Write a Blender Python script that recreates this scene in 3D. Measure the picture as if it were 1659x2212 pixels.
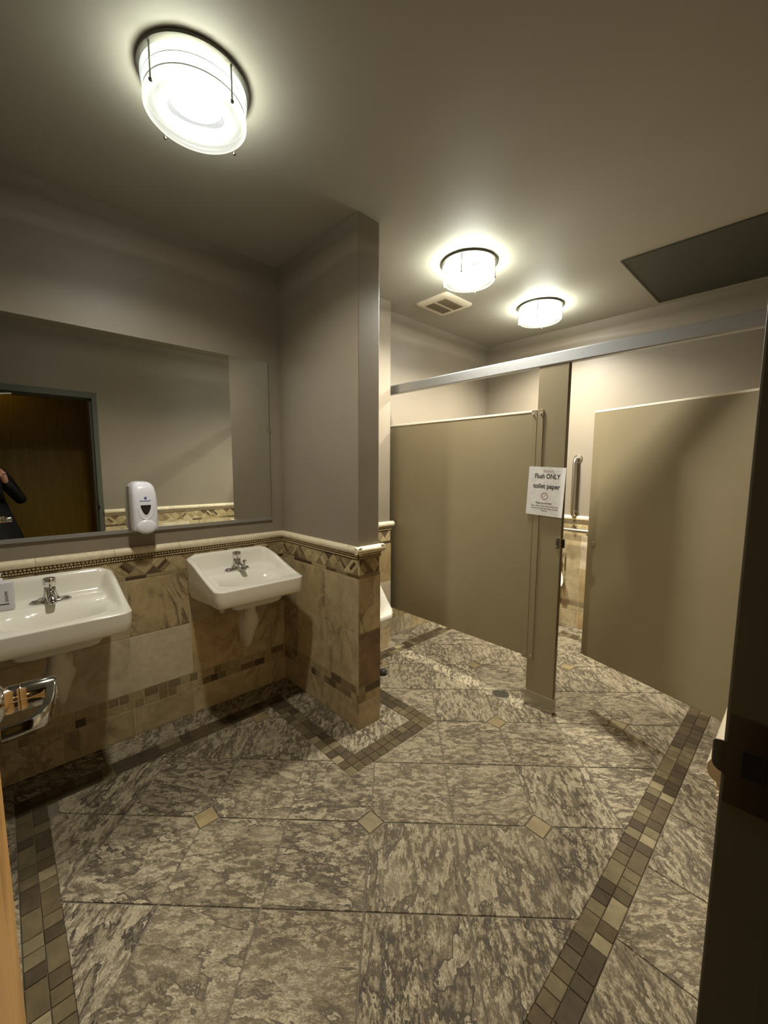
import bpy, bmesh, math, random
from mathutils import Vector, Matrix
random.seed(7)
for o in list(bpy.data.objects): bpy.data.objects.remove(o, do_unlink=True)
scn = bpy.context.scene
COL = scn.collection

# ------------------------------------------------------------------ camera
H = 2.687                                    # ceiling height
CAM = Vector((2.418, 0.2423, 1.4438))
YAW, PITCH, ROLL, FPX = 0.8131, -0.1069, 0.0042, 876.82
f_ = Vector((-math.sin(YAW)*math.cos(PITCH), math.cos(YAW)*math.cos(PITCH), math.sin(PITCH)))
r0 = Vector((math.cos(YAW), math.sin(YAW), 0)); u0 = r0.cross(f_)
r_ = r0*math.cos(ROLL) + u0*math.sin(ROLL); u_ = u0*math.cos(ROLL) - r0*math.sin(ROLL)
cam = bpy.data.objects.new('camera', bpy.data.cameras.new('camera')); COL.objects.link(cam)
cam.matrix_world = Matrix(((r_.x, u_.x, -f_.x, CAM.x), (r_.y, u_.y, -f_.y, CAM.y), (r_.z, u_.z, -f_.z, CAM.z), (0, 0, 0, 1)))
cam.data.sensor_fit = 'VERTICAL'; cam.data.sensor_height = 24.0; cam.data.lens = FPX*24.0/2212.0
cam.data.clip_start = 0.01
scn.camera = cam

# ------------------------------------------------------------------ world, exposure
w = bpy.data.worlds.new('world'); scn.world = w; w.use_nodes = True
w.node_tree.nodes['Background'].inputs[0].default_value = (0.02, 0.018, 0.014, 1)
w.node_tree.nodes['Background'].inputs[1].default_value = 0.3
scn.view_settings.view_transform = 'Standard'; scn.view_settings.look = 'None'
scn.view_settings.exposure = 0.0; scn.view_settings.gamma = 1.0
scn.view_settings.use_curve_mapping = False
LAMP_W = 50.0                                # downward light of a full-strength fixture
GLOW_W = 15.0                                # light leaving a fixture sideways, over the ceiling
UP_W = 30.0                                  # light thrown back up onto the ceiling by the glass
LAMP_COL = (1.0, 0.965, 0.855)
HALL_W = 1.0

# ------------------------------------------------------------------ materials
def lin(c): return tuple(((v/255)/12.92 if v/255 <= .04045 else ((v/255+.055)/1.055)**2.4) for v in c) + (1,)
MATS = {}
class NT:
    def __init__(s, name):
        m = bpy.data.materials.new(name); m.use_nodes = True; s.m = m; s.t = m.node_tree; s.n = s.t.nodes
        s.b = s.n['Principled BSDF']; MATS[name] = m
    def add(s, typ, **kw):
        n = s.n.new(typ)
        for k, v in kw.items(): setattr(n, k, v)
        return n
    def link(s, a, b): s.t.links.new(a, b)
    def math(s, op, a, b=None, c=None):
        n = s.add('ShaderNodeMath', operation=op)
        for i, v in enumerate((a, b, c)):
            if v is None: continue
            if isinstance(v, (int, float)): n.inputs[i].default_value = v
            else: s.link(v, n.inputs[i])
        return n.outputs[0]
    def ramp(s, fac, stops, interp='LINEAR'):
        n = s.add('ShaderNodeValToRGB'); cr = n.color_ramp; cr.interpolation = interp
        while len(cr.elements) < len(stops): cr.elements.new(0.5)
        for e, (p, c) in zip(cr.elements, stops): e.position = p; e.color = c
        s.link(fac, n.inputs[0]); return n.outputs[0]
    def mix(s, fac, a, b, mode='MIX'):
        n = s.add('ShaderNodeMix', data_type='RGBA', blend_type=mode)
        for i, v in ((0, fac), (6, a), (7, b)):
            if isinstance(v, (int, float)): n.inputs[i].default_value = v
            elif isinstance(v, tuple): n.inputs[i].default_value = v
            else: s.link(v, n.inputs[i])
        return n.outputs[2]
    def noise(s, vec, scale, detail=4, rough=.55, dist=0):
        n = s.add('ShaderNodeTexNoise'); n.inputs['Scale'].default_value = scale; n.inputs['Detail'].default_value = detail
        n.inputs['Roughness'].default_value = rough; n.inputs['Distortion'].default_value = dist
        if vec is not None: s.link(vec, n.inputs['Vector'])
        return n.outputs['Fac']
    def bump(s, h, strength, dist=.01):
        n = s.add('ShaderNodeBump'); n.inputs['Strength'].default_value = strength; n.inputs['Distance'].default_value = dist
        s.link(h, n.inputs['Height']); s.link(n.outputs[0], s.b.inputs['Normal'])
    def piecevec(s, amount=37.0):
        g = s.add('ShaderNodeNewGeometry'); oi = s.add('ShaderNodeObjectInfo')
        v = s.add('ShaderNodeVectorMath', operation='MULTIPLY_ADD')
        c = s.add('ShaderNodeCombineXYZ')
        for i, k in enumerate((1.0, 1.7, 2.3)):
            s.link(s.math('MULTIPLY', oi.outputs['Random'], amount*k), c.inputs[i])
        v.inputs[1].default_value = (1, 1, 1)
        s.link(g.outputs['Position'], v.inputs[0]); s.link(c.outputs[0], v.inputs[2])
        return v.outputs[0], oi.outputs['Random']
    def rough(s, v): s.b.inputs['Roughness'].default_value = v
def simple(name, rgb, rough=.5, metal=0, spec=.5, noise=0, nscale=30, bump=0, coat=0):
    t = NT(name); t.b.inputs['Base Color'].default_value = lin(rgb); t.rough(rough); t.b.inputs['Metallic'].default_value = metal
    t.b.inputs['Specular IOR Level'].default_value = spec; t.b.inputs['Coat Weight'].default_value = coat
    if noise or bump:
        g = t.add('ShaderNodeNewGeometry'); n = t.noise(g.outputs['Position'], nscale, 5, .6)
        if noise:
            a = lin(rgb); lo = tuple(x*(1-noise) for x in a[:3])+(1,); hi = tuple(min(1, x*(1+noise)) for x in a[:3])+(1,)
            t.link(t.ramp(n, [(.3, lo), (.7, hi)]), t.b.inputs['Base Color'])
        if bump: t.bump(n, bump, .002)
    return t.m
simple('paint_wall', (128, 118, 102), .42, spec=.35, noise=.05, nscale=3, bump=.0)
MATS['paint_wall'].node_tree.nodes['Principled BSDF'].inputs['Roughness'].default_value = .45
simple('paint_ceiling', (160, 156, 145), .6, spec=.25, noise=.03, nscale=2)
simple('panel_tan', (138, 126, 98), .42, spec=.5, noise=.03, nscale=4)
simple('panel_edge', (96, 84, 60), .45)
simple('porcelain', (232, 227, 214), .12, spec=.6, coat=.3)
simple('white_plastic', (226, 225, 232), .25, spec=.5)
simple('white_plastic_matt', (205, 203, 206), .4)
simple('grey_plastic', (150, 144, 142), .4)
simple('spacer_grey', (190, 190, 184), .5)
simple('dark_window', (14, 11, 10), .1, spec=.6)
simple('trap_white', (205, 196, 178), .5, noise=.06, nscale=40)
simple('chrome', (210, 210, 208), .09, metal=1)
simple('chrome_dark', (90, 88, 84), .2, metal=1)
simple('steel_satin', (178, 172, 160), .3, metal=1)
simple('aluminium', (176, 177, 178), .5, metal=1, noise=.03, nscale=60)
simple('nickel', (150, 146, 136), .35, metal=1)
simple('nickel_dark', (92, 90, 82), .5, metal=.8)
simple('grout_wall', (208, 192, 156), .9, noise=.1, nscale=60)
simple('grout_floor', (104, 96, 80), .95, noise=.15, nscale=50)
simple('cap_stone', (212, 198, 168), .6, noise=.12, nscale=45, bump=.25)
simple('bead_stone', (198, 180, 142), .55, noise=.2, nscale=90)
simple('bead_back', (84, 66, 40), .8, noise=.1)
simple('paper', (218, 216, 212), .8, noise=.06, nscale=22, bump=.5)
simple('tape', (205, 204, 196), .3)
simple('ink_black', (24, 22, 22), .8)
simple('ink_grey', (66, 64, 62), .8)
simple('ink_red', (140, 92, 84), .8)
simple('ink_blue', (74, 92, 168), .6)
simple('frame_paint', (72, 74, 62), .45)
simple('jamb_rubber', (40, 38, 34), .7)
simple('hatch_grey', (60, 59, 48), .6, noise=.03)
simple('vent_white', (206, 196, 176), .45)
simple('vent_mesh', (124, 112, 92), .7)
simple('drain_metal', (92, 86, 72), .4, metal=.8, noise=.2, nscale=60)
simple('rubber_dark', (42, 36, 30), .6)
simple('hole_black', (6, 5, 4), .9)
simple('paper_roll', (236, 232, 224), .9)
simple('cloth_black', (14, 12, 12), .9, noise=.2, nscale=80)
simple('skin', (186, 140, 118), .5)
simple('hair', (32, 24, 18), .6)
simple('hall_floor', (70, 58, 44), .5)
simple('hall_paint', (120, 104, 76), .6)
simple('trim_light', (176, 160, 128), .5)

def m_slate():
    t = NT('slate_floor'); vec, rnd = t.piecevec(29)
    vr = t.add('ShaderNodeVectorRotate', rotation_type='Z_AXIS')
    k = t.math('FLOOR', t.math('MULTIPLY', rnd, 3.999))
    t.link(t.math('MULTIPLY_ADD', k, math.pi/2, math.pi/4), vr.inputs['Angle']); t.link(vec, vr.inputs['Vector'])
    vm = t.add('ShaderNodeVectorMath', operation='MULTIPLY'); vm.inputs[1].default_value = (1.0, 2.1, 1.0)
    t.link(vr.outputs[0], vm.inputs[0]); v = vm.outputs[0]
    big = t.noise(v, 2.7, 10, .62, .3)
    saw = t.math('FRACT', t.math('MULTIPLY', big, 6.0))
    ledge = t.ramp(saw, [(0, (.0, .0, .0, 1)), (.06, (.06, .06, .06, 1)), (.15, (.5, .5, .5, 1)), (.4, (.78, .78, .78, 1)), (.92, (.88, .88, .88, 1)), (.97, (1.15, 1.15, 1.15, 1)), (1, (1.15, 1.15, 1.15, 1))])
    fine = t.noise(v, 120, 4, .7, .1)
    spec = t.noise(v, 24, 9, .76, .3)
    patch = t.noise(v, 2.4, 4, .55)
    a = t.ramp(fine, [(.40, (.30, .30, .30, 1)), (.56, (1, 1, 1, 1))])
    b = t.ramp(spec, [(.44, (.10, .10, .10, 1)), (.485, (.55, .55, .55, 1)), (.53, (1, 1, 1, 1))])
    pm = t.ramp(patch, [(.36, (0, 0, 0, 1)), (.56, (1, 1, 1, 1))])
    m1 = t.mix(.60, ledge, a, 'MULTIPLY'); m2 = t.mix(pm, t.mix(.45, m1, b, 'MULTIPLY'), t.mix(.92, m1, b, 'MULTIPLY'))
    col = t.ramp(m2, [(0, lin((54, 46, 36))), (.15, lin((82, 72, 57))), (.45, lin((128, 116, 94))), (.95, lin((188, 175, 148)))])
    warm = t.mix(t.math('MULTIPLY', rnd, .22), col, lin((140, 126, 100)), 'MIX')
    t.link(warm, t.b.inputs['Base Color']); t.rough(.62); t.b.inputs['Specular IOR Level'].default_value = .3
    t.bump(m2, .55, .006)
m_slate()
def m_mosaic(name, stops):
    t = NT(name); vec, rnd = t.piecevec(61)
    base = t.ramp(rnd, stops, 'CONSTANT')
    n = t.noise(vec, 26, 5, .6, .6)
    mul = t.ramp(n, [(.3, (.72, .72, .72, 1)), (.7, (1.12, 1.1, 1.05, 1))])
    t.link(t.mix(1, base, mul, 'MULTIPLY'), t.b.inputs['Base Color']); t.rough(.7); t.b.inputs['Specular IOR Level'].default_value = .2; t.bump(n, .2, .003)
m_mosaic('mosaic_floor', [(0, lin((68, 57, 41))), (.14, lin((88, 76, 54))), (.30, lin((78, 67, 48))), (.46, lin((98, 86, 62))), (.60, lin((84, 70, 50))), (.72, lin((106, 95, 70))), (.84, lin((72, 61, 44))), (.95, lin((134, 122, 94)))])
m_mosaic('mosaic_wall', [(0, lin((128, 114, 86))), (.14, lin((164, 148, 112))), (.3, lin((146, 130, 98))), (.44, lin((178, 160, 122))), (.62, lin((136, 116, 86))), (.74, lin((168, 152, 116))), (.9, lin((98, 84, 62)))])
m_mosaic('accent_stone', [(0, lin((168, 150, 112))), (.16, lin((136, 118, 84))), (.34, lin((184, 168, 130))), (.52, lin((150, 134, 100))), (.68, lin((112, 94, 66))), (.78, lin((176, 158, 118))), (.92, lin((92, 78, 58)))])
m_mosaic('accent_dark', [(0, lin((96, 78, 52))), (.5, lin((80, 64, 44)))])
def m_tile(name, light, dark, vein, vamt, vscale=3.2, rough=.45, gate0=.5):
    t = NT(name); vec, rnd = t.piecevec(23)
    n1 = t.noise(vec, 5.5, 6, .6, .8); n2 = t.noise(vec, 34, 5, .65, .2)
    base = t.ramp(n1, [(.28, lin(dark)), (.66, lin(light))])
    base = t.mix(.35, base, t.ramp(n2, [(.3, (.55, .53, .5, 1)), (.62, (1.1, 1.1, 1.1, 1))]), 'MULTIPLY')
    vm = t.add('ShaderNodeVectorMath', operation='MULTIPLY'); vm.inputs[1].default_value = (1.6, 1.6, .8); t.link(vec, vm.inputs[0])
    nv = t.noise(vm.outputs[0], vscale, 8, .62, 1.2)
    ridge = t.math('ABSOLUTE', t.math('SUBTRACT', nv, .5))
    mask = t.ramp(ridge, [(0, (1, 1, 1, 1)), (.022, (.5, .5, .5, 1)), (.05, (0, 0, 0, 1))])
    gate = t.ramp(t.noise(vec, 2.1, 3, .5), [(gate0, (0, 0, 0, 1)), (gate0+.08, (1, 1, 1, 1))])
    f = t.math('MULTIPLY', t.math('MULTIPLY', mask, gate), vamt)
    tint = t.math('MULTIPLY_ADD', rnd, .34, .80)
    tc = t.add('ShaderNodeCombineColor')
    for i in range(3): t.link(tint, tc.inputs[i])
    c = t.mix(1, t.mix(f, base, lin(vein)), tc.outputs[0], 'MULTIPLY')
    t.link(c, t.b.inputs['Base Color']); t.rough(rough); t.bump(n2, .12, .002)
m_tile('tile_beige', (198, 180, 142), (164, 145, 108), (74, 58, 40), .5)
m_tile('tile_inset', (138, 121, 86), (112, 96, 64), (96, 80, 52), .4)
m_tile('tile_cream', (216, 204, 174), (198, 184, 150), (140, 120, 86), .25)
m_tile('tile_gold', (190, 166, 120), (154, 128, 86), (84, 62, 38), .4)
m_tile('tile_veined', (192, 172, 130), (168, 146, 104), (60, 46, 30), .8, 4.2, .45, .47)
m_tile('tile_brown', (140, 110, 76), (88, 64, 42), (150, 128, 96), .7, 2.6, .45, .42)
m_tile('tile_streak', (206, 192, 164), (168, 152, 124), (112, 104, 92), .7, 2.2)
def m_wood(name, a, b, rough=.4):
    t = NT(name); g = t.add('ShaderNodeNewGeometry')
    vm = t.add('ShaderNodeVectorMath', operation='MULTIPLY'); vm.inputs[1].default_value = (9, 9, .7); t.link(g.outputs['Position'], vm.inputs[0])
    n = t.noise(vm.outputs[0], 3, 6, .6, 1.0)
    t.link(t.ramp(n, [(.3, lin(a)), (.7, lin(b))]), t.b.inputs['Base Color']); t.rough(rough)
m_wood('wood_maple', (170, 124, 66), (200, 152, 86)); m_wood('wood_brown', (128, 100, 26), (150, 118, 38), .3)
def m_mirror():
    t = NT('mirror_glass'); t.b.inputs['Base Color'].default_value = (.80, .82, .78, 1); t.b.inputs['Metallic'].default_value = 1; t.rough(.015)
m_mirror()
def m_frost(name, em_col, em_s, transp):
    t = NT(name); o = t.n['Material Output']
    tr = t.add('ShaderNodeBsdfTransparent'); tr.inputs[0].default_value = (1, 1, .97, 1)
    tl = t.add('ShaderNodeBsdfTranslucent'); tl.inputs[0].default_value = (.10, .105, .095, 1)
    gl = t.add('ShaderNodeBsdfGlossy'); gl.inputs[0].default_value = (.5, .5, .5, 1); gl.inputs['Roughness'].default_value = .25
    em = t.add('ShaderNodeEmission'); em.inputs[0].default_value = em_col; em.inputs[1].default_value = em_s
    m1 = t.add('ShaderNodeMixShader'); m1.inputs[0].default_value = transp; t.link(tl.outputs[0], m1.inputs[1]); t.link(tr.outputs[0], m1.inputs[2])
    m2 = t.add('ShaderNodeMixShader'); m2.inputs[0].default_value = .06; t.link(m1.outputs[0], m2.inputs[1]); t.link(gl.outputs[0], m2.inputs[2])
    ad = t.add('ShaderNodeAddShader'); t.link(m2.outputs[0], ad.inputs[0]); t.link(em.outputs[0], ad.inputs[1]); t.link(ad.outputs[0], o.inputs[0])
m_frost('frost_top', (.93, .96, 1, 1), .36, .72); m_frost('frost_mid', (.94, 1, .95, 1), .36, .72); m_frost('frost_low', (1, 1, .88, 1), .55, .25)
def m_emit(name, col, s):
    t = NT(name); t.b.inputs['Emission Color'].default_value = col; t.b.inputs['Emission Strength'].default_value = s
    t.b.inputs['Base Color'].default_value = (.8, .8, .78, 1)
m_emit('lamp_diffuser', (.97, 1, .93, 1), 3.0)
m_emit('hall_diffuser', (1, .75, .4, 1), 2.0)

# ------------------------------------------------------------------ mesh helpers
class MB:
    def __init__(s): s.v = []; s.f = []
    def box(s, a, b):
        x0, y0, z0 = a; x1, y1, z1 = b; n = len(s.v)
        s.v += [(x0, y0, z0), (x1, y0, z0), (x1, y1, z0), (x0, y1, z0), (x0, y0, z1), (x1, y0, z1), (x1, y1, z1), (x0, y1, z1)]
        s.f += [tuple(n+i for i in q) for q in ((0, 3, 2, 1), (4, 5, 6, 7), (0, 1, 5, 4), (1, 2, 6, 5), (2, 3, 7, 6), (3, 0, 4, 7))]
        return s
    def cbox(s, a, b, c=.002):              # box with chamfered edges
        x0, y0, z0 = a; x1, y1, z1 = b
        bm = bmesh.new(); bmesh.ops.create_cube(bm, size=1)
        for v in bm.verts: v.co = Vector(((x0+x1)/2+v.co.x*(x1-x0), (y0+y1)/2+v.co.y*(y1-y0), (z0+z1)/2+v.co.z*(z1-z0)))
        bmesh.ops.bevel(bm, geom=list(bm.edges), offset=c, segments=2, affect='EDGES', profile=.6)
        s.bm(bm); return s
    def bm(s, bm):
        n = len(s.v); bm.verts.index_update()
        s.v += [tuple(v.co) for v in bm.verts]; s.f += [tuple(n+v.index for v in f.verts) for f in bm.faces]; bm.free()
    def loops(s, loops, closed=True, cap0=False, cap1=False):
        n = len(s.v); m = len(loops[0])
        for l in loops: s.v += [tuple(p) for p in l]
        for k in range(len(loops)-1):
            for i in range(m if closed else m-1):
                j = (i+1) % m; a = n+k*m
                s.f.append((a+i, a+j, a+m+j, a+m+i))
        if cap0: s.f.append(tuple(n+i for i in reversed(range(m))))
        if cap1: s.f.append(tuple(n+(len(loops)-1)*m+i for i in range(m)))
        return s
    def lathe(s, prof, c=(0, 0, 0), seg=32, axis='z', cap0=True, cap1=True, ring=False):
        L = []
        for r, z in prof:
            l = []
            for i in range(seg):
                a = 2*math.pi*i/seg; x, y = r*math.cos(a), r*math.sin(a)
                p = (x, y, z) if axis == 'z' else ((z, x, y) if axis == 'x' else (y, z, x))
                l.append((c[0]+p[0], c[1]+p[1], c[2]+p[2]))
            L.append(l)
        if ring: L.append(L[0]); cap0 = cap1 = False
        return s.loops(L, True, cap0, cap1)
    def tube(s, pts, r, seg=12, caps=True):
        P = [Vector(p) for p in pts]; L = []; up = Vector((0, 0, 1)); prev = None
        for i, p in enumerate(P):
            d = (P[min(i+1, len(P)-1)]-P[max(i-1, 0)]).normalized()
            if prev is None:
                x = d.cross(up if abs(d.z) < .9 else Vector((1, 0, 0))).normalized()
            else: x = (prev - d*prev.dot(d)).normalized()
            prev = x; y = d.cross(x); rr = r[i] if isinstance(r, (list, tuple)) else r
            L.append([p+(x*math.cos(2*math.pi*k/seg)+y*math.sin(2*math.pi*k/seg))*rr for k in range(seg)])
        return s.loops(L, True, caps, caps)
    def mesh(s, name):
        me = bpy.data.meshes.new(name); me.from_pydata([tuple(v) for v in s.v], [], s.f); me.validate(); me.update(); return me
    def build(s, name, mat, parent=None, smooth=False, fix=True, **kw):
        me = s.mesh(name)
        if fix:
            b = bmesh.new(); b.from_mesh(me); bmesh.ops.recalc_face_normals(b, faces=b.faces); b.to_mesh(me); b.free()
        return obj(name, me, mat, parent, smooth, **kw)
def obj(name, me, mat, parent=None, smooth=False, loc=None, kind=None, label=None, angle=40):
    o = bpy.data.objects.new(name, me); COL.objects.link(o)
    if me is not None and not me.materials: me.materials.append(MATS[mat])
    if smooth:
        me.polygons.foreach_set('use_smooth', [True]*len(me.polygons))
        if angle: me.set_sharp_from_angle(angle=math.radians(angle))
    if parent: o.parent = parent
    if loc: o.location = loc
    if kind: o['kind'] = kind
    if label: o['label'] = label
    return o
def thing(name, label, cat, loc=(0, 0, 0), rz=0, group=None):
    o = bpy.data.objects.new(name, None); COL.objects.link(o); o.empty_display_size = .05
    o.location = loc; o.rotation_euler = (0, 0, rz); o['label'] = label; o['category'] = cat
    if group: o['group'] = group
    return o
def tag(o, label, cat, group=None):
    o['label'] = label; o['category'] = cat
    if group: o['group'] = group
    return o
def struct(o, label=None, cat=None):
    o['kind'] = 'structure'
    if label: o['label'] = label
    if cat: o['category'] = cat
    return o
# polygon helpers (2D)
def clip(poly, nx, ny, d):                   # keep nx*x+ny*y <= d
    out = []
    for i in range(len(poly)):
        a, b = poly[i], poly[(i+1) % len(poly)]
        da, db = nx*a[0]+ny*a[1]-d, nx*b[0]+ny*b[1]-d
        if da <= 0: out.append(a)
        if (da < 0 < db) or (db < 0 < da):
            t = da/(da-db); out.append((a[0]+t*(b[0]-a[0]), a[1]+t*(b[1]-a[1])))
    return out
def area(p): return .5*sum(p[i][0]*p[(i+1) % len(p)][1]-p[(i+1) % len(p)][0]*p[i][1] for i in range(len(p)))
def inset(poly, g):                           # convex, ccw
    q = list(poly)
    for i in range(len(poly)):
        a, b = poly[i], poly[(i+1) % len(poly)]
        ex, ey = b[0]-a[0], b[1]-a[1]; l = math.hypot(ex, ey)
        if l < 1e-6: continue
        nx, ny = ey/l, -ex/l
        q = clip(q, nx, ny, nx*a[0]+ny*a[1]-g)
        if len(q) < 3: return []
    return q
def slab_into(mb, poly, th, ch):
    """prism in the uv plane, top at w=th, base at w=0, chamfered top edge"""
    if area(poly) < 0: poly = poly[::-1]
    top = []
    n = len(poly); C = []
    for i in range(n):
        a, b, c = poly[i-1], poly[i], poly[(i+1) % n]
        def nrm(p, q):
            ex, ey = q[0]-p[0], q[1]-p[1]; l = math.hypot(ex, ey) or 1; return (ey/l, -ex/l)
        n1, n2 = nrm(a, b), nrm(b, c); k = 1+n1[0]*n2[0]+n1[1]*n2[1]
        k = max(k, .3); C.append((b[0]-ch*(n1[0]+n2[0])/k, b[1]-ch*(n1[1]+n2[1])/k))
    mb.loops([[(x, y, 0) for x, y in poly], [(x, y, th-ch) for x, y in poly], [(x, y, th) for x, y in C]], True, True, True)
CACHE = {}
def piece(name, poly, frame, parent, mat, th=.006, ch=.0012, g=.0):
    """poly in surface (u,v); frame = (origin, U, V, N)"""
    if area(poly) < 0: poly = poly[::-1]
    if g: poly = inset(poly, g)
    if len(poly) < 3 or abs(area(poly)) < 4e-5: return None
    cx = sum(p[0] for p in poly)/len(poly); cy = sum(p[1] for p in poly)/len(poly)
    loc = [(p[0]-cx, p[1]-cy) for p in poly]
    key = (name, mat, round(th, 4), tuple((round(a, 4), round(b, 4)) for a, b in loc))
    me = CACHE.get(key)
    if me is None:
        mb = MB(); slab_into(mb, loc, th, ch); me = mb.mesh(name); me.materials.append(MATS[mat]); CACHE[key] = me
    o = bpy.data.objects.new(name, me); COL.objects.link(o); o.parent = parent
    O, U, V, N = frame; p = O+U*cx+V*cy
    o.matrix_local = Matrix(((U.x, V.x, N.x, p.x), (U.y, V.y, N.y, p.y), (U.z, V.z, N.z, p.z), (0, 0, 0, 1)))
    return o
def rect(u0, u1, v0, v1): return [(u0, v0), (u1, v0), (u1, v1), (u0, v1)]

# ------------------------------------------------------------------ dimensions
YP, LP, TP = 1.599, 0.79, 0.144        # partition front face, length, thickness
YS = 2.531                              # stall front centre plane
YB = 3.99                               # back wall
XR = 2.37                               # right wall
YF = 0.03                               # front wall
WX, WY0, WY1 = 0.135, 2.322, 2.466      # urinal wing wall
DJ0, DJ1, DZ = 0.155, 0.93, 2.09        # door opening

# ------------------------------------------------------------------ room shell
T = .12
ceiling = struct(MB().box((-T, YF-T, H), (XR+T+.02, YB+T, H+.1)).build('ceiling', 'paint_ceiling'), 'flat grey-beige painted ceiling of the washroom', 'ceiling')
floor = struct(MB().box((-T, YF-T, -.1), (XR+.02, YB+T, -.0035)).build('floor', 'grout_floor'), 'grey-beige slate-look tiles laid diagonally with mosaic border bands', 'floor')
wall_left = struct(MB().box((-T, YF-T, -.05), (0, YB+T, H)).build('wall_left', 'paint_wall'), 'taupe wall behind the two sinks with stone wainscot', 'wall')
wall_back = struct(MB().box((0, YB, -.05), (XR, YB+T, H)).build('wall_back', 'paint_wall'), 'taupe back wall inside the toilet stall with stone wainscot', 'wall')
wall_front = struct(MB().box((0, YF-T, -.05), (XR, YF, H)).build('wall_front', 'paint_wall'), 'taupe wall beside the open entrance door', 'wall')
wall_right = struct(MB().box((XR, DJ1+.04, -.05), (XR+.14, YB+T, H)).build('wall_right', 'paint_wall'), 'taupe wall beside the entrance doorway, seen in the mirror', 'wall')
struct(MB().box((XR, YF-T, DZ+.055), (XR+.14, DJ1+.04, H)).build('wall_over_door', 'paint_wall'), 'taupe wall over the entrance doorway', 'wall')
struct(MB().box((XR, YF-T, -.05), (XR+.14, DJ0-.04, DZ+.055)).build('wall_hinge_side', 'paint_wall'), 'narrow taupe wall on the hinge side of the entrance doorway', 'wall')
wall_part = struct(MB().cbox((0, YP, -.05), (LP, YP+TP, H), .004).build('wall_partition', 'paint_wall'), 'full-height taupe partition wall ending in a tiled pillar between sinks and stall', 'wall')
wall_wing = struct(MB().cbox((0, WY0, -.05), (WX, WY1, H), .004).build('wall_urinal', 'paint_wall'), 'short full-height wall beside the urinal where the stall panel starts', 'wall')

# ------------------------------------------------------------------ floor tiling
FZ = Vector((0, 0, -.0075)); FF = (FZ, Vector((1, 0, 0)), Vector((0, 1, 0)), Vector((0, 0, 1)))
FX0, FX1, FY0, FY1 = 0.268, 2.008, 0.294, 3.715
PX, PY0, PY1 = 1.028, 1.346, 1.970           # outer edge of the band around the partition
s_ = 0.2418
def L(i, j): return (1.277+s_*(i+j), 1.252+s_*(i-j))
G = .0028
def field(poly):
    """clip a convex tile to the field; returns convex bits"""
    p = clip(poly, -1, 0, -FX0); p = clip(p, 1, 0, FX1) if len(p) > 2 else []; p = clip(p, 0, -1, -FY0) if len(p) > 2 else []
    p = clip(p, 0, 1, FY1) if len(p) > 2 else []
    if len(p) < 3: return []
    inside = [q for q in p if q[0] < PX and PY0 < q[1] < PY1]
    q = clip(clip(clip(p, 1, 0, PX), 0, -1, -PY0) if len(clip(p, 1, 0, PX)) > 2 else [], 0, 1, PY1) if len(clip(p, 1, 0, PX)) > 2 and len(clip(clip(p, 1, 0, PX), 0, -1, -PY0)) > 2 else []
    if len(q) < 3 or abs(area(q)) < 1e-5: return [p]
    out = []
    a = clip(p, -1, 0, -PX)
    if len(a) > 2: out.append(a)
    b = clip(p, 1, 0, PX)
    if len(b) > 2:
        c = clip(b, 0, 1, PY0); d = clip(b, 0, -1, -PY1)
        if len(c) > 2: out.append(c)
        if len(d) > 2: out.append(d)
    return [x for x in out if abs(area(x)) > 2e-5]
for i in range(-12, 14):
    for j in range(-14, 14):
        c = [L(i, j), L(i+1, j), L(i+1, j+1), L(i, j+1)]
        if max(p[0] for p in c) < FX0 or min(p[0] for p in c) > FX1 or max(p[1] for p in c) < FY0 or min(p[1] for p in c) > FY1: continue
        ctr = ((c[0][0]+c[2][0])/2, (c[0][1]+c[2][1])/2)
        if area(c) < 0: c = c[::-1]
        p = inset(c, G)
        for (a, b) in ((i, j), (i+1, j), (i+1, j+1), (i, j+1)):
            if a % 2 == 0 and b % 2 == 0:
                P = L(a, b); dx, dy = P[0]-ctr[0], P[1]-ctr[1]
                if abs(dx) > abs(dy): sx = 1 if dx > 0 else -1; p = clip(p, sx, 0, sx*P[0]-.0385-.004)
                else: sy = 1 if dy > 0 else -1; p = clip(p, 0, sy, sy*P[1]-.0385-.004)
        bits = field(p)
        if not bits: continue
        if len(bits) == 1: piece('floor_tile', bits[0], FF, floor, 'slate_floor', .0075, .0015)
        else:
            mb = MB()
            for b in bits:
                if area(b) < 0: b = b[::-1]
                slab_into(mb, [(x-ctr[0], y-ctr[1]) for x, y in b], .0075, .00001)
            o = obj('floor_tile', mb.mesh('floor_tile'), 'slate_floor', floor, loc=(ctr[0], ctr[1], FZ.z))
for i in range(-12, 14, 2):
    for j in range(-14, 14, 2):
        x, y = L(i, j)
        if FX0 < x < FX1 and FY0 < y < FY1 and not (x < PX and PY0 < y < PY1):
            for b in field(rect(x-.0385, x+.0385, y-.0385, y+.0385))[:1]:
                piece('diamond_inset', b, FF, floor, 'tile_inset', .0075, .0012, .001)
def strip(poly_u0, u1, v0, v1, alongx, name, mat, lengths, gap=.0022, jitter=0):
    u = poly_u0
    while u < u1-.004:
        l = random.choice(lengths); e = min(u+l, u1)
        if u1-e < .02: e = u1
        r = rect(u, e, v0, v1) if alongx else rect(v0, v1, u, e)
        piece(name, r, FF, floor, mat, .0075, .0012, gap/2); u = e
M1 = [.0505, .0505, .0505, .0505, .101]
def band(u0, u1, v0, v1, alongx):
    vm = (v0+v1)/2
    strip(u0, u1, v0, vm, alongx, 'mosaic_tile', 'mosaic_floor', M1)
    strip(u0, u1, vm, v1, alongx, 'mosaic_tile', 'mosaic_floor', M1)
B = .1015
BT = [.335]
# sink wall side
band(FY0, PY0, FX0-B, FX0, False); strip(YF+.16, YP-.15, .001, FX0-B, False, 'border_tile', 'slate_floor', BT, .004)
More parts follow.
